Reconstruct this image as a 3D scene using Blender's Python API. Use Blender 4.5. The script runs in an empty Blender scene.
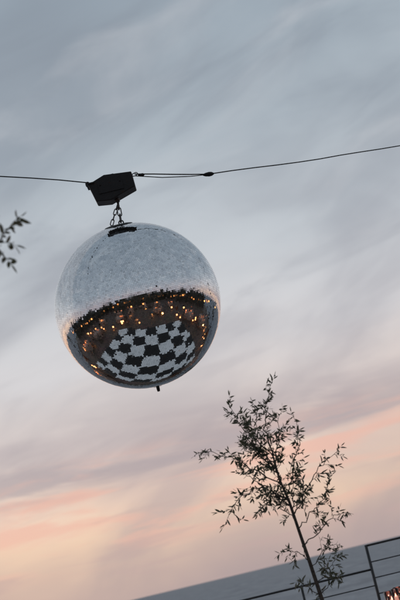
import bpy, bmesh, math, random
from mathutils import Vector, Matrix, noise
random.seed(7)
scene = bpy.context.scene
D = bpy.data

def lin(c):
    out = []
    for v in c:
        v = v/255.0
        out.append(v/12.92 if v <= 0.04045 else ((v+0.055)/1.055)**2.4)
    return (out[0], out[1], out[2], 1.0)

# ------------------------------------------------------------------ world
world = D.worlds.new("World")
scene.world = world
world.use_nodes = True
nt = world.node_tree
nt.nodes.clear()
N = nt.nodes.new
L = nt.links.new
def setin(sock, v):
    if isinstance(v, bpy.types.NodeSocket):
        L(v, sock)
    else:
        sock.default_value = v
def M(op, a, b=0.0, c=0.0, clamp=False):
    n = N('ShaderNodeMath'); n.operation = op; n.use_clamp = clamp
    setin(n.inputs[0], a); setin(n.inputs[1], b); setin(n.inputs[2], c)
    return n.outputs[0]
def comb(x, y, z):
    n = N('ShaderNodeCombineXYZ')
    setin(n.inputs[0], x); setin(n.inputs[1], y); setin(n.inputs[2], z)
    return n.outputs[0]
def nz(vec, scale=1.0, detail=4.0, rough=0.5, dist=0.0):
    n = N('ShaderNodeTexNoise')
    setin(n.inputs['Vector'], vec)
    n.inputs['Scale'].default_value = scale
    n.inputs['Detail'].default_value = detail
    n.inputs['Roughness'].default_value = rough
    n.inputs['Distortion'].default_value = dist
    return n.outputs['Fac']
def sstep(v, a, b, lo=0.0, hi=1.0):
    n = N('ShaderNodeMapRange'); n.interpolation_type = 'SMOOTHSTEP'
    setin(n.inputs[0], v)
    for i, q in enumerate((a, b, lo, hi)):
        n.inputs[1+i].default_value = q
    return n.outputs[0]
def ramp(v, stops):
    n = N('ShaderNodeValToRGB')
    cr = n.color_ramp
    cr.elements[0].position = stops[0][0]; cr.elements[0].color = lin(stops[0][1])
    cr.elements[1].position = stops[-1][0]; cr.elements[1].color = lin(stops[-1][1])
    for p, c in stops[1:-1]:
        e = cr.elements.new(p); e.color = lin(c)
    setin(n.inputs[0], v)
    return n.outputs[0]
def mix(f, a, b):
    n = N('ShaderNodeMix'); n.data_type = 'RGBA'
    setin(n.inputs[0], f)
    setin(n.inputs[6], a); setin(n.inputs[7], b)
    return n.outputs[2]
tc = N('ShaderNodeTexCoord')
sep = N('ShaderNodeSeparateXYZ'); L(tc.outputs['Generated'], sep.inputs[0])
X, Y, Z = sep.outputs
warp = M('MULTIPLY', M('SUBTRACT', nz(comb(M('MULTIPLY', X, 5), M('MULTIPLY', Y, 5), M('MULTIPLY', Z, 14)), 1.0, 4, .55), .5), .05)
Zw = M('ADD', Z, warp)
front = ramp(Zw, [(0.0,(190,170,165)),(.018,(205,181,170)),(.045,(237,206,182)),(.075,(240,212,194)),
                  (.11,(226,212,206)),(.16,(214,212,215)),(.22,(200,205,211)),(.30,(176,186,195)),(.40,(152,165,177)),(1.0,(142,155,168))])
back = ramp(Zw, [(0.0,(168,166,176)),(.1,(172,174,184)),(.3,(158,169,180)),(1.0,(144,156,168))])
fb = sstep(Y, -.3, .5)
base = mix(fb, back, front)
# broad cloud sheets: soft, lumpy above, drawn out lower down
c1 = nz(comb(M('ADD', M('MULTIPLY', X, 6.0), 2.6), M('MULTIPLY', Y, 6.0), M('SUBTRACT', M('MULTIPLY', Z, 13), M('MULTIPLY', X, 3))), 1.0, 4, .48, .5)
m1 = sstep(c1, .36, .68)
cloudc = ramp(Z, [(0.0,(164,152,157)),(.08,(175,162,168)),(.16,(167,166,174)),(.22,(156,160,170)),(.30,(140,149,161)),(1.0,(118,131,144))])
col = mix(M('MULTIPLY', m1, .62), base, cloudc)
# darker streaks
c3 = nz(comb(M('ADD', M('MULTIPLY', X, 7.0), 7.3), M('MULTIPLY', Y, 7.0), M('SUBTRACT', M('MULTIPLY', Z, 27), M('MULTIPLY', X, 6))), 1.0, 5, .52, .7)
m3 = M('MULTIPLY', sstep(c3, .48, .72), sstep(Z, .10, .17))
col = mix(M('MULTIPLY', m3, .44), col, cloudc)
# lighter wisps
c2 = nz(comb(M('ADD', M('MULTIPLY', X, 6), 4), M('MULTIPLY', Y, 6), M('SUBTRACT', M('MULTIPLY', Z, 18), M('MULTIPLY', X, 4))), 1.0, 5, .52, .7)
m2 = M('MULTIPLY', sstep(c2, .46, .76), sstep(Z, .02, .12))
lightc = ramp(Z, [(0.0,(238,208,192)),(.12,(229,217,213)),(.25,(206,208,213)),(1.0,(167,178,188))])
col = mix(M('MULTIPLY', m2, .48), col, lightc)
# low mauve cloud bank
bn = nz(comb(M('ADD', M('MULTIPLY', X, 6), 1.3), M('MULTIPLY', Y, 6), M('MULTIPLY', Z, 34)), 1.0, 5, .55, .4)
zb = M('ADD', Z, M('MULTIPLY', M('SUBTRACT', bn, .5), .07))
bandm = M('MULTIPLY', sstep(zb, .074, .090), sstep(zb, .130, .098))
bandm = M('MULTIPLY', bandm, sstep(bn, .28, .52))
col = mix(M('MULTIPLY', bandm, .66), col, lin((166,157,165)))
# rosy undersides
pn = nz(comb(M('ADD', M('MULTIPLY', X, 9), 2.1), M('MULTIPLY', Y, 9), M('MULTIPLY', Z, 70)), 1.0, 5, .55, .5)
pm = M('MULTIPLY', M('MULTIPLY', sstep(pn, .45, .64), sstep(Z, .02, .05)), sstep(Z, .108, .080))
pm = M('MULTIPLY', pm, sstep(Y, .2, .8))
col = mix(M('MULTIPLY', pm, .66), col, lin((238,186,170)))
# thin grey-mauve scraps low down
gn = nz(comb(M('ADD', M('MULTIPLY', X, 10), 8.1), M('MULTIPLY', Y, 10), M('MULTIPLY', Z, 85)), 1.0, 6, .55, .4)
gm = M('MULTIPLY', sstep(gn, .54, .68), sstep(Z, .085, .05))
col = mix(M('MULTIPLY', gm, .42), col, lin((192,168,166)))
sky = N('ShaderNodeTexSky'); sky.sky_type = 'NISHITA'; sky.sun_disc = False
sky.sun_elevation = math.radians(3.0); sky.sun_rotation = math.radians(-35)
sk = N('ShaderNodeVectorMath'); sk.operation = 'SCALE'
L(sky.outputs[0], sk.inputs[0]); sk.inputs['Scale'].default_value = 0.1
col = mix(.95, sk.outputs[0], col)
bg = N('ShaderNodeBackground'); L(col, bg.inputs[0]); bg.inputs[1].default_value = 1.03
out = N('ShaderNodeOutputWorld'); L(bg.outputs[0], out.inputs[0])

# ------------------------------------------------------------------ materials
def mat(name, color, rough=.6, metal=0.0, spec=.5, vary=0.0, vscale=20, bump=0.0, bscale=60, emit=None, estr=0.0, color2=None):
    m = D.materials.new(name); m.use_nodes = True
    t = m.node_tree; b = t.nodes['Principled BSDF']
    b.inputs['Base Color'].default_value = (*color, 1)
    b.inputs['Roughness'].default_value = rough
    b.inputs['Metallic'].default_value = metal
    b.inputs['Specular IOR Level'].default_value = spec
    tcn = t.nodes.new('ShaderNodeTexCoord')
    if vary > 0:
        n = t.nodes.new('ShaderNodeTexNoise'); n.inputs['Scale'].default_value = vscale; n.inputs['Detail'].default_value = 5
        t.links.new(tcn.outputs['Object'], n.inputs['Vector'])
        r = t.nodes.new('ShaderNodeValToRGB')
        c2 = color2 or tuple(min(1, c*(1+vary)) for c in color)
        c1 = tuple(c*(1-vary) for c in color)
        r.color_ramp.elements[0].position = .35; r.color_ramp.elements[0].color = (*c1, 1)
        r.color_ramp.elements[1].position = .65; r.color_ramp.elements[1].color = (*c2, 1)
        t.links.new(n.outputs['Fac'], r.inputs[0]); t.links.new(r.outputs[0], b.inputs['Base Color'])
    if bump > 0:
        n = t.nodes.new('ShaderNodeTexNoise'); n.inputs['Scale'].default_value = bscale; n.inputs['Detail'].default_value = 4
        t.links.new(tcn.outputs['Object'], n.inputs['Vector'])
        bp = t.nodes.new('ShaderNodeBump'); bp.inputs['Strength'].default_value = bump; bp.inputs['Distance'].default_value = .02
        t.links.new(n.outputs['Fac'], bp.inputs['Height']); t.links.new(bp.outputs[0], b.inputs['Normal'])
    if emit:
        b.inputs['Emission Color'].default_value = (*emit, 1)
        b.inputs['Emission Strength'].default_value = estr
    return m
def leafmat(name, color, color2, vscale):
    m = mat(name, color, rough=.5, vary=.35, vscale=vscale, color2=color2)
    t = m.node_tree; b = t.nodes['Principled BSDF']; o = t.nodes['Material Output']
    tr = t.nodes.new('ShaderNodeBsdfTranslucent'); tr.inputs[0].default_value = (*[c*1.6 for c in color2], 1)
    mx = t.nodes.new('ShaderNodeMixShader'); mx.inputs[0].default_value = .3
    t.links.new(b.outputs[0], mx.inputs[1]); t.links.new(tr.outputs[0], mx.inputs[2]); t.links.new(mx.outputs[0], o.inputs[0])
    return m

m_mirror = mat('mirror_glass', (.86,.88,.90), rough=.03, metal=1.0)
m_mirror2 = mat('mirror_glass_worn', (.77,.79,.81), rough=.05, metal=1.0)
m_mirror3 = mat('mirror_glass_dull', (.68,.69,.70), rough=.10, metal=1.0)
m_core = mat('ball_grout', (.07,.07,.075), rough=.6)
m_black = mat('black_painted_metal', (.006,.006,.007), rough=.5, spec=.3, vary=.3, bump=.15, bscale=120)
m_steel = mat('dull_steel', (.06,.06,.06), rough=.4, metal=.8, vary=.3, vscale=90)
m_cable = mat('cable_sheath', (.012,.012,.013), rough=.7, spec=.2)
m_bark = mat('olive_bark', (.05,.04,.032), rough=.9, vary=.4, vscale=40, bump=.6, bscale=50)
m_leaf = leafmat('olive_leaf', (.045,.052,.028), (.080,.085,.045), 6)
m_leaf2 = leafmat('olive_leaf_silver', (.085,.09,.065), (.14,.135,.10), 6)
m_hedge = mat('hedge_leaf', (.040,.036,.024), rough=.6, vary=.4, vscale=3)
m_rail = mat('railing_paint', (.020,.020,.022), rough=.45, vary=.2)
m_terra = mat('terracotta', (.26,.13,.08), rough=.85, vary=.2, vscale=12, bump=.2)
m_cloth = mat('table_linen', (.30,.22,.18), rough=.9, vary=.1)
m_wood = mat('dark_wood', (.06,.04,.028), rough=.5, vary=.4, vscale=14)
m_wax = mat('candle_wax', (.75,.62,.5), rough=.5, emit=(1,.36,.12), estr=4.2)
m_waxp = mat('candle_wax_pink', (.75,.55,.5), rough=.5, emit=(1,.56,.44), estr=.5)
m_flame = mat('candle_flame', (1,.6,.2), emit=(1,.45,.12), estr=34)
m_flames = mat('candle_flame_small', (1,.7,.5), emit=(1,.66,.45), estr=3)
m_glow = mat('lantern_glow', (1,.6,.3), emit=(1,.35,.09), estr=4.2)
m_pink = mat('pink_petal', (.70,.42,.39), rough=.7, vary=.3, vscale=30)
m_white = mat('white_floor_panel', (.80,.79,.77), rough=.22, vary=.07, vscale=1.3)
m_blackp = mat('black_floor_panel', (.014,.012,.011), rough=.4, spec=.3)
m_soil = mat('soil', (.035,.025,.018), rough=1)
m_plaster = mat('parapet_plaster', (.34,.32,.29), rough=.9, vary=.12, vscale=3, bump=.2)
m_glass = D.materials.new('votive_glass'); m_glass.use_nodes = True
gb = m_glass.node_tree.nodes['Principled BSDF']
gb.inputs['Transmission Weight'].default_value = 1; gb.inputs['Roughness'].default_value = .05
gb.inputs['Base Color'].default_value = (1,.80,.76,1); gb.inputs['IOR'].default_value = 1.2
tn = m_glass.node_tree.nodes.new('ShaderNodeTexNoise')
tn.inputs['Scale'].default_value = 40
bp = m_glass.node_tree.nodes.new('ShaderNodeBump'); bp.inputs['Strength'].default_value = .15
m_glass.node_tree.links.new(tn.outputs[0], bp.inputs['Height']); m_glass.node_tree.links.new(bp.outputs[0], gb.inputs['Normal'])

# ------------------------------------------------------------------ mesh helpers
class MB:
    def __init__(s): s.v=[]; s.f=[]; s.m=[]; s.sm=[]
    def add(s, vs, fs, mi=0, smooth=False):
        o=len(s.v); s.v += [tuple(p) for p in vs]
        for f in fs:
            s.f.append(tuple(i+o for i in f)); s.m.append(mi); s.sm.append(smooth)
    def obj(s, name, mats, parent=None, loc=None):
        me = D.meshes.new(name); me.from_pydata(s.v, [], s.f)
        for m in mats: me.materials.append(m)
        me.polygons.foreach_set('material_index', s.m)
        me.polygons.foreach_set('use_smooth', s.sm)
        me.update()
        o = D.objects.new(name, me); scene.collection.objects.link(o)
        if loc: o.location = loc
        if parent: o.parent = parent
        return o
def empty(name, loc=(0,0,0)):
    e = D.objects.new(name, None); scene.collection.objects.link(e); e.location = loc
    e.empty_display_size = .2
    return e
def tube(mb, pts, radii, sides=8, mi=0, cap=True, closed=False):
    pts=[Vector(p) for p in pts]; n=len(pts)
    if not hasattr(radii,'__len__'): radii=[radii]*n
    ref=None; vs=[]
    for i,p in enumerate(pts):
        if closed: t=(pts[(i+1)%n]-pts[i-1])
        else: t=pts[min(i+1,n-1)]-pts[max(i-1,0)]
        t.normalize()
        if ref is None:
            a=Vector((0,0,1)) if abs(t.z)<.9 else Vector((1,0,0))
            ref=t.cross(a).normalized()
        ref=(ref-t*ref.dot(t)).normalized(); b=t.cross(ref)
        for k in range(sides):
            an=2*math.pi*k/sides
            vs.append(p+(ref*math.cos(an)+b*math.sin(an))*radii[i])
    fs=[]
    for i in range(n if closed else n-1):
        j=(i+1)%n
        for k in range(sides):
            k2=(k+1)%sides
            fs.append((i*sides+k,i*sides+k2,j*sides+k2,j*sides+k))
    if cap and not closed:
        fs.append(tuple(range(sides))[::-1]); fs.append(tuple((n-1)*sides+k for k in range(sides)))
    mb.add(vs,fs,mi,True)
def box(mb, c, s, mi=0, rot=0.0):
    c=Vector(c); R=Matrix.Rotation(rot,3,'Z')
    vs=[c+R@Vector((x*s[0]/2,y*s[1]/2,z*s[2]/2)) for x in(-1,1) for y in(-1,1) for z in(-1,1)]
    mb.add(vs,[(0,1,3,2),(4,6,7,5),(0,4,5,1),(2,3,7,6),(0,2,6,4),(1,5,7,3)],mi)
def lathe(mb, prof, c=(0,0,0), seg=24, mi=0, smooth=True):
    vs=[];fs=[]
    for r,z in prof:
        for k in range(seg):
            a=2*math.pi*k/seg; vs.append((c[0]+r*math.cos(a),c[1]+r*math.sin(a),c[2]+z))
    for i in range(len(prof)-1):
        for k in range(seg):
            k2=(k+1)%seg; fs.append((i*seg+k,i*seg+k2,(i+1)*seg+k2,(i+1)*seg+k))
    mb.add(vs,fs,mi,smooth)
def bevel(o, w=.004, seg=2):
    b=o.modifiers.new('bevel','BEVEL'); b.width=w; b.segments=seg; b.limit_method='ANGLE'
def link_pts(c, axis, side, ln, wd, n=16):
    axis=Vector(axis).normalized(); side=Vector(side); side=(side-axis*side.dot(axis)).normalized()
    pts=[]
    for k in range(n):
        a=2*math.pi*k/n
        q=axis*(math.sin(a)*wd/2+ (ln-wd)/2*(1 if math.sin(a)>=0 else -1))+side*math.cos(a)*wd/2
        pts.append(Vector(c)+q)
    return pts

# ------------------------------------------------------------------ disco ball
BC = Vector((-.371, 8.36, 3.03)); R=.5
ball = empty('disco_ball', BC)
mb=MB(); rows=158
for i in range(rows):
    th=math.pi*(i+.5)/rows
    circ=2*math.pi*math.sin(th); dth=math.pi/rows
    n=max(6,int(round(circ/dth)))
    rowoff=random.random()*6.28
    if th<.16 or th>math.pi-.05: continue
    h=dth*R*.466
    rt=random.gauss(0,.003)
    for k in range(n):
        ph=2*math.pi*k/n+rowoff
        w=2*math.pi/n*math.sin(th)*R*.468
        nn=Vector((math.sin(th)*math.cos(ph),math.sin(th)*math.sin(ph),math.cos(th)))
        e1=Vector((-math.sin(ph),math.cos(ph),0)); e2=nn.cross(e1)
        j=.0060
        if random.random()<.035: j=.030
        n2=(nn+e1*random.gauss(0,j)+e2*(rt+random.gauss(0,j))).normalized()
        f1=(e1-n2*e1.dot(n2)).normalized(); f2=n2.cross(f1)
        c=nn*R
        r_=random.random()
        mb.add([c-f1*w-f2*h,c+f1*w-f2*h,c+f1*w+f2*h,c-f1*w+f2*h],[(0,1,2,3)],0 if r_<.70 else (1 if r_<.94 else 2))
tiles=mb.obj('mirror_tiles',[m_mirror,m_mirror2,m_mirror3],ball)
mb=MB()
prof=[(R*.9945*math.sin(math.pi*i/96)+1e-5,R*.9945*math.cos(math.pi*i/96)) for i in range(97)]
lathe(mb,prof,seg=128)
core=mb.obj('ball_core',[m_core],ball)
mb=MB()
lathe(mb,[(.0001,R+.004),(.05,R+.003),(.078,R-.002),(.086,R-.006),(.088,R-.014)],seg=40)
lathe(mb,[(.0001,-R-.035),(.008,-R-.034),(.010,-R-.02),(.010,-R-.005),(.026,-R-.003),(.03,-R+.01)],seg=20)
cap=mb.obj('end_caps',[m_black],ball)
ball.rotation_euler=(math.radians(15),0,0)   # pole leans a little toward the viewer

# ------------------------------------------------------------------ motor + chain
MC=Vector((-.352,8.25,3.745))
motor=empty('disco_ball_motor',MC)
prof=[(-.142,.045),(-.036,.082),(.130,.064),(.134,-.031),(-.030,-.082),(-.115,-.070)]
mb=MB()
vs=[(x,y,z) for y in(-.055,.06) for x,z in prof]
fs=[tuple(range(6)),tuple(range(11,5,-1))]+[(i,i+6,(i+1)%6+6,(i+1)%6) for i in range(6)]
mb.add(vs,fs)
o=mb.obj('motor_housing',[m_black],motor); bevel(o,.005,2)
mb=MB()
box(mb,(-.01,-.058,.0),(.15,.005,.06)); box(mb,(-.01,.002,.083),(.06,.03,.012))
for sx_ in (-.07,.05): tube(mb,[(sx_,-.056,.022),(sx_,-.064,.022)],.005,8)
box(mb,(-.128,-.0,.048),(.05,.13,.008))
o=mb.obj('cover_plate',[m_black],motor)
mb=MB()
tube(mb,[(.008,0,-.05),(.008,0,-.088)],.014,14); tube(mb,[(.008,0,-.084),(.008,0,-.096)],.008,10)
tube(mb,link_pts((-.146,0,.062),(0,0,1),(1,0,0),.03,.022),.003,6,closed=True)
tube(mb,link_pts((.146,0,.055),(1,0,.2),(0,.4,1),.034,.022),.003,6,closed=True)
o=mb.obj('shaft_and_eyes',[m_steel],motor)
chain=MB()
top=Vector((-.344,8.25,3.655)); 
def chainrun(a,b,n,ln,wd=.021,r=.0036):
    a=Vector(a);b=Vector(b);ax=(b-a)
    for i in range(n):
        c=a+ax*((i+.5)/n)
        tube(chain,link_pts(c,ax,(1,.4,0) if i%2 else (.35,-1,0),ln,wd),r,7,closed=True)
chainrun(top,(-.352,8.236,3.530),3,.056,.024)
chainrun(top+Vector((-.004,0,-.012)),(-.412,8.236,3.522),4,.040,.018,.003)
tube(chain,link_pts((-.352,8.236,3.522),(0,0,1),(1,0,0),.03,.028),.004,8,closed=True)
chain.obj('hanging_chain',[m_steel])

# ------------------------------------------------------------------ cable
def interp(keys,step=.15):
    pts=[]
    for (a,b) in zip(keys[:-1],keys[1:]):
        a=Vector(a);b=Vector(b);n=max(2,int((b-a).length/step))
        for i in range(n): pts.append(a.lerp(b,i/n))
    pts.append(Vector(keys[-1])); return pts
cab=MB()
left=interp([(-7.6,3.82,4.62),(-4.0,6.06,4.17),(-2.2,7.18,4.00),(-.970,7.96,3.896),(-.494,8.26,3.822)])
for i,p in enumerate(left): p.z+=.003*math.sin(i*1.7)
tube(cab,left,.0034,6)
right=interp([(-.206,8.25,3.800),(.243,8.71,3.824),(1.0,9.16,3.874),(1.596,9.5,3.928),(3.2,10.45,4.09),(7.6,13.1,4.66)])
for i,p in enumerate(right): p.z+=.0022*math.sin(i*1.3+1)
tube(cab,right,.0036,6)
low=interp([(-.206,8.25,3.790),(-.05,8.42,3.790),(.12,8.59,3.804),(.243,8.71,3.822)],.05)
tube(cab,low,.0028,6)
d=(Vector((1.0,9.16,3.882))-Vector((.243,8.71,3.830))).normalized(); c0=Vector((.243,8.71,3.823))
tube(cab,[c0-d*.045,c0-d*.03,c0,c0+d*.02,c0+d*.035],[.005,.011,.015,.013,.006],10)
c1_=Vector((-.17,8.29,3.799)); tube(cab,[c1_-d*.02,c1_-d*.01,c1_+d*.012,c1_+d*.02],[.006,.010,.010,.006],8)
cab.obj('suspension_cable',[m_cable])
for p in ((-7.6,3.82),(7.6,13.1)):
    mb=MB(); tube(mb,[(0,0,0),(0,0,4.75)],[.055,.04],14)
    lathe(mb,[(.13,0),(.13,.02),(.06,.03),(.055,.1)],seg=18); tube(mb,[(-.03,0,4.63),(.03,0,4.63)],.06,10)
    mb.obj('cable_post',[m_rail],loc=(p[0],p[1],.004))

# ------------------------------------------------------------------ olive trees
def leaf(mb,p,d,ln,w,mi):
    d=d.normalized(); a=Vector((random.gauss(0,1),random.gauss(0,1),random.gauss(0,1)))
    s=d.cross(a)
    if s.length<1e-3: return
    s.normalize(); u=s.cross(d)
    cv=random.uniform(-.16,.16)*ln
    b=p; t=p+d*ln+u*cv
    l1=p+d*ln*.3+s*w*.45+u*w*.15; l2=p+d*ln*.68+s*w*.40+u*(w*.15+cv*.5)
    r1=p+d*ln*.3-s*w*.45+u*w*.15; r2=p+d*ln*.68-s*w*.40+u*(w*.15+cv*.5)
    mb.add([b,l1,l2,t,r2,r1],[(0,1,2,3),(0,3,4,5)],mi)
def twig(mb,p,d,ln,nleaf,ll,r=.0022,droop=.25,ww=.25):
    d=d.normalized(); pts=[p.copy()]; n=6; q=p.copy(); dd=d.copy()
    for i in range(n):
        dd=(dd+Vector((random.gauss(0,.17),random.gauss(0,.17),random.gauss(0,.15)-droop*.14))).normalized()
        q=q+dd*ln/n; pts.append(q.copy())
    tube(mb,pts,[r*(1-.75*i/n) for i in range(n+1)],5,0,cap=False)
    for i in range(nleaf):
        t=.12+.88*(i+random.random()*.8)/nleaf; t=min(t,.999)
        k=int(t*n); f=t*n-k; base_=pts[k].lerp(pts[k+1],f); ax=(pts[k+1]-pts[k]).normalized()
        side=ax.cross(Vector((random.gauss(0,1),random.gauss(0,1),random.gauss(0,1)))).normalized()
        ld=ax*random.uniform(.0,1.0)+side*random.uniform(.5,1.0)+Vector((random.gauss(0,.2),random.gauss(0,.2),random.gauss(-.15,.3)))
        leaf(mb,base_,ld,ll*random.uniform(.45,1.2),ll*ww*random.uniform(.75,1.3),1 if random.random()<.68 else 2)
    leaf(mb,pts[-1],dd,ll*.9,ll*.2,1)
def branch(mb,keys,r0,r1,ntw,twl,nl,ll,start=.3,droop=.25,wob=.012):
    keys=[Vector(k) for k in keys]
    P=[]
    for i in range(len(keys)-1):
        for s in range(5):
            q=keys[i].lerp(keys[i+1],s/5); 
            if not(i==0 and s==0): q+=Vector((random.gauss(0,wob),random.gauss(0,wob),random.gauss(0,wob)))
            P.append(q)
    P.append(keys[-1]); n=len(P)
    tube(mb,P,[r0+(r1-r0)*i/(n-1) for i in range(n)],7,0)
    for k in range(ntw):
        t=start+(1-start)*(k+random.random())/ntw; i=min(int(t*(n-1)),n-2)
        p=P[i].lerp(P[i+1],t*(n-1)-i); ax=(P[i+1]-P[i]).normalized()
        rad=ax.cross(Vector((random.gauss(0,1),random.gauss(0,1),random.gauss(0,1)))).normalized()
        dr=ax*random.uniform(.3,1.1)+rad*random.uniform(.4,1.1)+Vector((0,0,random.uniform(-.15,.3)))
        twig(mb,p,dr,twl*random.uniform(.4,1.25)*(1.15-.45*t),max(4,int(nl*random.uniform(.6,1.2))),ll,droop=droop)
    twig(mb,P[-1],P[-1]-P[-2],twl*.8,nl,ll,droop=droop)

random.seed(4242)
ty=12.3
t1=MB()
trunk=[(.415,ty,.40),(.425,ty,.75),(.410,ty,.97),(.388,ty+.01,1.30),(.362,ty,1.605),(.338,ty-.01,1.85),(.312,ty,2.05),(.299,ty,2.247)]
trunk=[Vector(q)+Vector((random.gauss(0,.004),0,0)) for q in trunk]
tube(t1,trunk,[.026,.022,.018,.016,.0135,.012,.010,.008],10)
T=lambda x,z,dy=0:(x,ty+dy,z)
B=[([T(.299,2.247),T(.29,2.50,.03),T(.35,2.70,.03),T(.41,2.84,.05)],.007,.002,9,.15,10),
   ([T(.31,2.10),T(.20,2.28,-.08),T(.10,2.50,-.12),T(.05,2.70,-.15)],.007,.002,14,.18,12),
   ([T(.325,1.98),T(.12,2.18,.08),T(-.06,2.33,.12),T(-.25,2.44,.15)],.006,.002,11,.16,9),
   ([T(.30,2.20),T(.16,2.36,.15),T(.14,2.58,.22)],.006,.002,13,.19,12),
   ([T(.30,2.25),T(.20,2.42,-.02),T(.24,2.64,-.05)],.006,.002,11,.18,12),
   ([T(.335,1.85),T(.16,2.02,-.10),T(-.04,1.98,-.15),T(-.19,1.84,-.18)],.006,.002,11,.15,9),
   ([T(.345,1.80),T(.14,2.05,.12),T(.02,2.20,.2)],.006,.002,13,.18,12),
   ([T(.330,1.90),T(.44,2.10,.05),T(.54,2.30,.08),T(.57,2.48,.10)],.006,.002,11,.16,10),
   ([T(.350,1.72),T(.50,1.90,-.08),T(.66,2.07,-.12),T(.81,2.14,-.15)],.006,.002,9,.14,8),
   ([T(.365,1.60),T(.50,1.72,.10),T(.62,1.78,.15),T(.70,1.90,.18)],.005,.002,9,.15,9),
   ([T(.375,1.45),T(.52,1.54,-.05),T(.66,1.63,-.10),T(.77,1.64,-.12)],.005,.002,8,.13,8),
   ([T(.385,1.32),T(.30,1.42,.06),T(.23,1.44,.10)],.004,.002,5,.12,8),
   ([T(.36,1.66),T(.27,1.80,.1),T(.22,1.94,.15)],.005,.002,9,.16,11),
   ([T(.35,1.75),T(.40,1.92,-.1),T(.41,2.08,-.15)],.005,.002,10,.16,11),
   ([T(.39,1.25),T(.50,1.36,.05),T(.60,1.40,.08)],.004,.002,7,.14,9),
   ([T(.40,1.12),T(.50,1.18,.05),T(.60,1.27,.08)],.004,.002,7,.13,9),
   ([T(.41,1.02),T(.53,1.10,.05),T(.60,1.14,.08)],.004,.002,6,.12,8),
   ([T(.41,.98),T(.34,1.10,.05),T(.28,1.14,.08)],.004,.002,5,.10,8),
   ([T(.30,2.18),T(.37,2.36,.05),T(.43,2.58,.08)],.005,.002,9,.16,10),
   ([T(.31,2.12),T(.25,2.22,-.05),T(.22,2.36,-.1)],.005,.002,11,.17,12),
   ([T(.33,1.93),T(.30,2.05,.1),T(.33,2.20,.12)],.005,.002,10,.16,12),
   ([T(.345,1.78),T(.46,1.84,.08),T(.50,1.98,.12)],.004,.002,8,.15,10),
   ([T(.34,1.88),T(.22,1.92,.05),T(.12,1.86,.1)],.005,.002,8,.15,10)]
for keys,r0,r1,nt_,tl,nl in B: branch(t1,keys,r0,r1,nt_,tl,nl,.059,wob=.009,start=.15)
t1.obj('olive_tree',[m_bark,m_leaf,m_leaf2])
def planter(x,y,s=1.0):
    mb=MB(); lathe(mb,[(.0001,0),(.16,0),(.17,.01),(.24,.40),(.265,.40),(.265,.46),(.235,.46),(.23,.41)],seg=32)
    lathe(mb,[(.23,.42),(.1,.43),(.0001,.435)],seg=24,mi=1)
    o=mb.obj('terracotta_planter',[m_terra,m_soil],loc=(x,y,.006)); o.scale=(s,s,s)
planter(.415,ty,.95)

def olive(name,x,y,h,spread,extra=None,ll=.06,dens=1.0):
    mb=MB(); p0=Vector((x,y,.35))
    tr=[p0+Vector((random.gauss(0,.02)*i,random.gauss(0,.02)*i,(h*.6)*i/5)) for i in range(6)]
    tube(mb,tr,[.045-.005*i for i in range(6)],10)
    for k in range(int(14*dens)):
        t=random.uniform(.45,1); i=min(int(t*5),4); s=tr[i].lerp(tr[i+1],t*5-i)
        a=random.uniform(0,6.28); e=Vector((math.cos(a)*spread*random.uniform(.5,1),math.sin(a)*spread*random.uniform(.5,1),h*random.uniform(.1,.42)))
        branch(mb,[s,s+e*.5+Vector((0,0,.08)),s+e],.014,.003,9,.24,10,ll)
    if extra: extra(mb,tr)
    return mb.obj(name,[m_bark,m_leaf,m_leaf2])
def reach(mb,tr):
    s=tr[5]
    pts=[s,Vector((-1.25,3.60,2.30)),Vector((-.86,3.70,2.37)),Vector((-.62,3.76,2.375)),Vector((-.50,3.77,2.375))]
    tube(mb,pts,[.010,.007,.0045,.003,.0022],7)
    rs=random.getstate(); random.seed(11)
    e=Vector(pts[-1])
    twig(mb,e,Vector((.10,.01,.055)),.100,12,.036,r=.0018,droop=0,ww=.36)
    twig(mb,e+Vector((-.01,0,0)),Vector((.06,.02,-.02)),.060,9,.035,r=.0018,droop=.1,ww=.36)
    twig(mb,e+Vector((-.02,0,0)),Vector((.045,0,-.07)),.080,9,.035,r=.0018,droop=.2,ww=.36)
    twig(mb,e+Vector((-.03,0,0)),Vector((.04,0,.05)),.06,7,.034,r=.0018,droop=.1,ww=.36)
    twig(mb,e+Vector((-.12,0,0)),Vector((.06,0,-.06)),.12,8,.038,r=.0018,ww=.3)
    twig(mb,Vector((-.86,3.70,2.37)),Vector((.05,0,.12)),.14,9,.045,r=.002)
    twig(mb,Vector((-1.0,3.68,2.35)),Vector((.05,0,-.12)),.14,9,.045,r=.002)
    random.setstate(rs)
olive('olive_tree',-1.95,3.30,3.2,.55,reach,ll=.055)
planter(-1.95,3.30,1.0)
for (x,y,h) in ((-6.4,12.4,3.3),(6.2,4.0,3.2),(4.6,12.9,3.0)):
    olive('olive_tree',x,y,h,.7,ll=.075,dens=.8); planter(x,y,1.1)

# ------------------------------------------------------------------ dance floor
fl=MB(); nT=7; ts=.93
for i in range(nT):
    for j in range(nT):
        x=(i-nT/2+.5)*ts; y=(j-nT/2+.5)*ts; s=ts/2-.003
        fl.add([(x-s,y-s,.052),(x+s,y-s,.052),(x+s,y+s,.052),(x-s,y+s,.052)],[(0,1,2,3)],(i+j)%2)
box(fl,(0,0,.025),(nT*ts+.06,nT*ts+.06,.048),1)
fo=fl.obj('dance_floor',[m_white,m_blackp],loc=(BC.x,BC.y,.006)); fo.rotation_euler=(0,0,math.radians(15))

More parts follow.
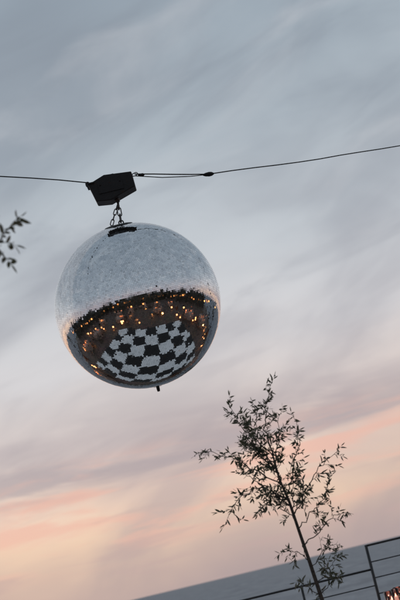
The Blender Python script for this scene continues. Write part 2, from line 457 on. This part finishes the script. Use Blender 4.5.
# ------------------------------------------------------------------ tables with candles
def votive(mb,x,y,z,r=.035,h=.085):
    lathe(mb,[(.0001,0),(r*.9,0),(r,.01),(r*1.05,h),(r*.95,h),(r*.9,.012),(.0001,.010)],(x,y,z),14,mi=2)
    lathe(mb,[(r*.72,.013),(r*.74,h*.5),(.0001,h*.5+.001)],(x,y,z),12,mi=3)
    lathe(mb,[(.0001,h*.5),(.007,h*.5+.01),(.0001,h*.5+.032)],(x,y,z),8,mi=4)
def table(x,y,r=.45,nc=6,seed=0,cand=None,flowers=True,chairs=True,ch=(.08,.12),wax=None,fla=None):
    random.seed(seed)
    e=empty('candlelit_table',(x,y,.006))
    mb=MB()
    prof=[(.0001,.75),(r,.75),(r+.012,.742),(r+.02,.70),(r+.05,.35),(r+.06,.02)]
    lathe(mb,prof,seg=48,mi=0); 
    for i,vv in enumerate(mb.v):
        rr=math.hypot(vv[0],vv[1])
        if vv[2]<.72:
            a=math.atan2(vv[1],vv[0]); k=1+.05*math.sin(a*13)*(.75-vv[2])/.7
            mb.v[i]=(vv[0]*k,vv[1]*k,vv[2])
    mb.obj('tablecloth',[m_cloth],e)
    mb=MB()
    cs=cand or [(random.uniform(.1,r*.85),random.uniform(0,6.28)) for _ in range(nc)]
    for rr,a in cs: votive(mb,rr*math.cos(a),rr*math.sin(a),.752,random.uniform(.03,.04),random.uniform(*ch))
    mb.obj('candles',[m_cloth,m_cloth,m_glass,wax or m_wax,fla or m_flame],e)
    if flowers:
        mb=MB()
        lathe(mb,[(.0001,.752),(.05,.752),(.07,.80),(.05,.86),(.045,.86),(.0001,.80)],seg=20,mi=2)
        for k in range(46):
            a=random.uniform(0,6.28); q=Vector((math.cos(a)*random.uniform(0,.13),math.sin(a)*random.uniform(0,.13),.90+random.uniform(-.04,.09)))
            tube(mb,[(0,0,.84),q],.002,4,mi=1)
            for _ in range(7): leaf(mb,q,Vector((random.gauss(0,1),random.gauss(0,1),random.gauss(.4,1))),.03,.10,0 if k%3 else 1)
        mb.obj('flowers',[m_pink,m_leaf,m_terra],e)
    if chairs:
        for k in range(4):
            a=k*math.pi/2+.5; mb=MB(); cx,cy=(r+.38)*math.cos(a),(r+.38)*math.sin(a)
            ca=Vector((math.cos(a),math.sin(a),0)); sa=Vector((-math.sin(a),math.cos(a),0)); c=Vector((cx,cy,0))
            box(mb,(cx,cy,.45),(.40,.40,.03),0,a)
            for s1 in(-.18,.18):
                for s2 in(-.18,.18):
                    p=c+ca*s1+sa*s2; tube(mb,[p,p+Vector((0,0,.90 if s1>0 else .44))],.014,8)
            for zz in(.62,.74,.86):
                tube(mb,[c+ca*.18-sa*.18+Vector((0,0,zz)),c+ca*.20+Vector((0,0,zz)),c+ca*.18+sa*.18+Vector((0,0,zz))],.013,6)
            mb.obj('chair',[m_wood],e)
cand=[(.42,math.radians(a)) for a in (172,184,196,208,221,236,158,250)]+[(.33,math.radians(a)) for a in (180,196,215,240,160)]+[(.2,3.4),(.22,3.9)]
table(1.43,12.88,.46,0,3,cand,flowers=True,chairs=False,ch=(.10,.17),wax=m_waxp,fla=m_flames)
for i,(x,y) in enumerate([(-6.2,9.2),(-5.9,6.2),(5.2,7.2),(5.4,9.9),(-3.4,2.0),(2.9,2.2),(-1.8,-1.9),(1.6,-2.6),(4.6,-.8),(-4.8,-.9),(-3.6,13.0),(6.9,1.6),(-7.6,2.6)]):
    table(x,y,.75,24,20+i,flowers=True)

# big candle lanterns standing on the paving round the floor
def floor_lantern(x,y,s):
    e=empty('candle_lantern',(x,y,.006)); mb=MB(); a=.11*s; h=.42*s
    box(mb,(0,0,.012),(2.3*a,2.3*a,.022)); box(mb,(0,0,h),(2.3*a,2.3*a,.02))
    for sx in(-1,1):
        for sy in(-1,1): box(mb,(sx*a,sy*a,h/2),(.014,.014,h-.03))
    lathe(mb,[(a*.9,h+.01),(.02,h+.07),(.0001,h+.08)],seg=4)
    tube(mb,[(-.04,0,h+.06),(-.03,0,h+.12),(.03,0,h+.12),(.04,0,h+.06)],.004,6)
    mb.obj('frame',[m_rail],e)
    mb=MB(); lathe(mb,[(.055*s,.024),(.055*s,.22*s),(.045*s,.24*s),(.0001,.235*s)],seg=18)
    lathe(mb,[(.0001,.24*s),(.014*s,.26*s),(.0001,.31*s)],seg=10,mi=1)
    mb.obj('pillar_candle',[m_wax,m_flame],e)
random.seed(99)
for k in range(48):
    a=2*math.pi*k/48+random.uniform(-.09,.09); rr=random.choice((random.uniform(5.0,6.2),random.uniform(6.5,9.5)))
    x,y=BC.x+rr*math.cos(a),BC.y+rr*math.sin(a)
    if y>12.9 or (abs(x)<1.6 and y>11) or abs(x)<.8 and y<5: continue
    floor_lantern(x,y,random.uniform(.9,1.6))

# lantern posts
def lantern(x,y,h=2.6):
    e=empty('lantern_post',(x,y,.006)); mb=MB()
    tube(mb,[(0,0,0),(0,0,h)],[.035,.025],12); lathe(mb,[(.12,0),(.12,.02),(.04,.05)],seg=16)
    lathe(mb,[(.0001,h),(.12,h+.01),(.12,h+.03)],seg=16)
    lathe(mb,[(.15,h+.33),(.10,h+.40),(.0001,h+.46)],seg=16)
    for k in range(6):
        a=k*math.pi/3; tube(mb,[(.115*math.cos(a),.115*math.sin(a),h+.02),(.13*math.cos(a),.13*math.sin(a),h+.34)],.006,6)
    mb.obj('frame',[m_rail],e)
    mb=MB(); lathe(mb,[(.0001,h+.03),(.07,h+.03),(.09,h+.16),(.07,h+.29),(.0001,h+.30)],seg=16); mb.obj('lamp_glow',[m_glow],e)
posts=[(4.6,13.2,2.5),(6.6,11.2,2.2),(-7.6,10.6,2.2),(7.2,5.2,2.2),(-5.6,-3.6,2.4),(4.2,-4.4,2.4),(-.5,-5.8,2.2),(-8.2,.5,2.1),(8.6,-.5,2.2),(2.4,-6.6,1.8)]
for p in posts: lantern(*p)

# festoon strings from post to post
def festoon(a,b,sag):
    a=Vector(a);b=Vector(b); e=empty('festoon_lights',(0,0,0)); n=int((b-a).length/.13)
    P=[a.lerp(b,i/n)+Vector((0,0,-sag*4*(i/n)*(1-i/n))) for i in range(n+1)]
    mb=MB(); tube(mb,P,.005,5)
    g=MB()
    for i in range(3,n-1,4):
        p=P[i]; tube(mb,[p,p-Vector((0,0,.07))],.013,8)
        lathe(g,[(.0001,-.175),(.026,-.165),(.042,-.130),(.034,-.09),(.013,-.068)],p,12)
    mb.obj('wire',[m_cable],e); g.obj('bulbs',[m_glow],e)
for a,b in (((-8.2,.5,2.45),(-5.6,-3.6,2.75)),((-5.6,-3.6,2.75),(-.5,-5.8,2.55)),((-.5,-5.8,2.55),(4.2,-4.4,2.75)),((4.2,-4.4,2.75),(8.6,-.5,2.55)),
            ((8.6,-.5,2.55),(7.2,5.2,2.55)),((7.2,5.2,2.55),(6.6,11.2,2.55)),((-8.2,.5,2.45),(-7.6,10.6,2.55))):
    festoon(a,b,.4)

# ------------------------------------------------------------------ railing
rl=MB(); ry=13.7
px=.987
tube(rl,[(px,ry,.20),(px,ry,1.335)],.014,8)
for x in (3.0,5.0,7.0,9.0,11.0,13.0): tube(rl,[(x,ry,.20),(x,ry,1.33)],.014,8)
for k,z in enumerate((1.327,1.17,1.02,.87,.72,.57,.42)):
    tube(rl,[(px,ry,z),(13.0,ry,z)],.010 if k==0 else .0055,8)
for k,z in enumerate((1.102,.95,.80,.65,.50,.35)):
    tube(rl,[(-13.0,ry,z),(px,ry,z)],.010 if k==0 else .0055,8)
for x in (.30,-1.2,-3.2,-5.2,-7.2,-9.2,-11.2,-13.0): tube(rl,[(x,ry,.20),(x,ry,1.10)],.012,8)
rl.obj('terrace_railing',[m_rail])
mb=MB(); box(mb,(0,ry,.103),(26.4,.22,.19)); o=mb.obj('parapet_wall',[m_plaster]); bevel(o,.01,2)

# ------------------------------------------------------------------ hedges (masses)
def hedge(name,a,b,h,th,n,seed):
    random.seed(seed); mb=MB(); a=Vector(a);b=Vector(b); ax=b-a; L_=ax.length; ax.normalize(); s=Vector((-ax.y,ax.x,0))
    def H(t): return h*(.80+.34*noise.noise(Vector((t*.45,seed,0)))+.16*noise.noise(Vector((t*1.7,seed,3))))
    nu=int(L_/.4); nv=10; vs=[];fs=[]
    for i in range(nu+1):
        t=L_*i/nu; hh=H(t)*.88
        for j in range(nv+1):
            g=math.pi*j/nv; q=a+ax*t+s*math.cos(g)*th*.42+Vector((0,0,hh*max(0,math.sin(g))**.6))
            q+=Vector((noise.noise(q*1.1),noise.noise(q*1.3+Vector((5,0,0))),noise.noise(q*1.2+Vector((9,0,0)))*.6 if 0<j<nv else 0))*.28
            vs.append(q)
    for i in range(nu):
        for j in range(nv): fs.append((i*(nv+1)+j,(i+1)*(nv+1)+j,(i+1)*(nv+1)+j+1,i*(nv+1)+j+1))
    mb.add(vs,fs,0,True)
    for k in range(n):
        t=random.uniform(0,L_); hh=H(t); g=random.uniform(0,math.pi)
        q=a+ax*t+s*math.cos(g)*th*.5*random.uniform(.8,1.1)+Vector((0,0,hh*abs(math.sin(g))**.6*random.uniform(.85,1.06)))
        leaf(mb,q,Vector((random.gauss(0,1),random.gauss(0,1),random.gauss(.3,1))),random.uniform(.12,.26),random.uniform(.3,.45)*.3,0)
    mb.obj(name,[m_hedge])
hedge('hedge',(-15,-8.5,0),(15,-8.5,0),4.9,2.2,9000,2)
hedge('hedge',(-14.5,-8,0),(-14.5,12,0),4.0,2.0,6000,5)
hedge('hedge',(14.5,12.5,0),(14.5,-8,0),4.2,2.0,6000,8)

# ------------------------------------------------------------------ ground, terrace, sea
def brickmat():
    m=D.materials.new('terrace_stone'); m.use_nodes=True; t=m.node_tree; b=t.nodes['Principled BSDF']
    tcn=t.nodes.new('ShaderNodeTexCoord'); br=t.nodes.new('ShaderNodeTexBrick')
    br.inputs['Scale'].default_value=1.6; br.inputs['Color1'].default_value=(.15,.088,.060,1); br.inputs['Color2'].default_value=(.095,.058,.042,1)
    br.inputs['Mortar'].default_value=(.04,.032,.026,1); br.inputs['Mortar Size'].default_value=.012
    n=t.nodes.new('ShaderNodeTexNoise'); n.inputs['Scale'].default_value=.8
    mx=t.nodes.new('ShaderNodeMix'); mx.data_type='RGBA'; mx.blend_type='MULTIPLY'; mx.inputs[0].default_value=.5
    t.links.new(tcn.outputs['Object'],br.inputs['Vector']); t.links.new(tcn.outputs['Object'],n.inputs['Vector'])
    t.links.new(br.outputs['Color'],mx.inputs[6]); t.links.new(n.outputs['Color'],mx.inputs[7]); t.links.new(mx.outputs[2],b.inputs['Base Color'])
    b.inputs['Roughness'].default_value=.6
    return m
mb=MB(); mb.add([(-16,-10,.004),(16,-10,.004),(16,14.0,.004),(-16,14.0,.004)],[(0,1,2,3)]); mb.obj('terrace_paving',[brickmat()])
m_land=mat('dry_grass',(.075,.07,.04),rough=1,vary=.4,vscale=.3)
mb=MB(); ys=[(-3000,0),(-200,0),(14.3,0),(15.5,-3),(19,-12),(26,-26)]; xs=[-1500,-200,-40,40,200,1500]
vs=[(x,y,z) for y,z in ys for x in xs]; fs=[(i*6+j,i*6+j+1,(i+1)*6+j+1,(i+1)*6+j) for i in range(5) for j in range(5)]
mb.add(vs,fs); mb.obj('ground',[m_land])
ms=D.materials.new('sea_water'); ms.use_nodes=True; t=ms.node_tree; b=t.nodes['Principled BSDF']
b.inputs['Roughness'].default_value=.5; b.inputs['Specular IOR Level'].default_value=.25
tcn=t.nodes.new('ShaderNodeTexCoord'); mp=t.nodes.new('ShaderNodeMapping'); mp.inputs['Scale'].default_value=(.03,.008,1)
n=t.nodes.new('ShaderNodeTexNoise'); n.inputs['Scale'].default_value=1; n.inputs['Detail'].default_value=12; n.inputs['Roughness'].default_value=.75
bp=t.nodes.new('ShaderNodeBump'); bp.inputs['Strength'].default_value=.6; bp.inputs['Distance'].default_value=2
r=t.nodes.new('ShaderNodeValToRGB'); r.color_ramp.elements[0].position=.38; r.color_ramp.elements[0].color=(.09,.12,.15,1); r.color_ramp.elements[1].position=.62; r.color_ramp.elements[1].color=(.25,.28,.315,1)
t.links.new(tcn.outputs['Object'],mp.inputs[0]); t.links.new(mp.outputs[0],n.inputs['Vector']); t.links.new(n.outputs['Fac'],bp.inputs['Height']); t.links.new(bp.outputs[0],b.inputs['Normal'])
t.links.new(n.outputs['Fac'],r.inputs[0]); t.links.new(r.outputs[0],b.inputs['Base Color'])
mb=MB(); mb.add([(-90000,-90000,-25),(90000,-90000,-25),(90000,90000,-25),(-90000,90000,-25)],[(0,1,2,3)]); mb.obj('sea',[ms])

# ------------------------------------------------------------------ sun
sd=D.lights.new('sun','SUN'); sd.energy=.15; sd.angle=math.radians(100); sd.color=(1,.80,.66)
so=D.objects.new('sun',sd); scene.collection.objects.link(so)
az=math.radians(-35); el=math.radians(6)
tosun=Vector((math.sin(az)*math.cos(el),math.cos(az)*math.cos(el),math.sin(el)))
so.rotation_euler=(-tosun).to_track_quat('-Z','Y').to_euler()

# ------------------------------------------------------------------ camera
cd=D.cameras.new('camera'); cam=D.objects.new('camera',cd); scene.collection.objects.link(cam)
cd.sensor_fit='VERTICAL'; cd.sensor_height=36; cd.sensor_width=24; cd.lens=85; cd.clip_end=300000; cd.clip_start=.05
p=math.radians(11.0); th=math.radians(13.5)
F=Vector((0,math.cos(p),math.sin(p))); R0=Vector((1,0,0)); U0=Vector((0,-math.sin(p),math.cos(p)))
Rv=R0*math.cos(th)-U0*math.sin(th); Uv=R0*math.sin(th)+U0*math.cos(th)
mw=Matrix((Rv,Uv,-F)).transposed().to_4x4(); mw.translation=Vector((0,0,1.35))
cam.matrix_world=mw
cd.dof.use_dof=True; cd.dof.focus_distance=8.3; cd.dof.aperture_fstop=5.6
scene.camera=cam
scene.view_settings.view_transform='Standard'; scene.view_settings.look='None'; scene.view_settings.exposure=0
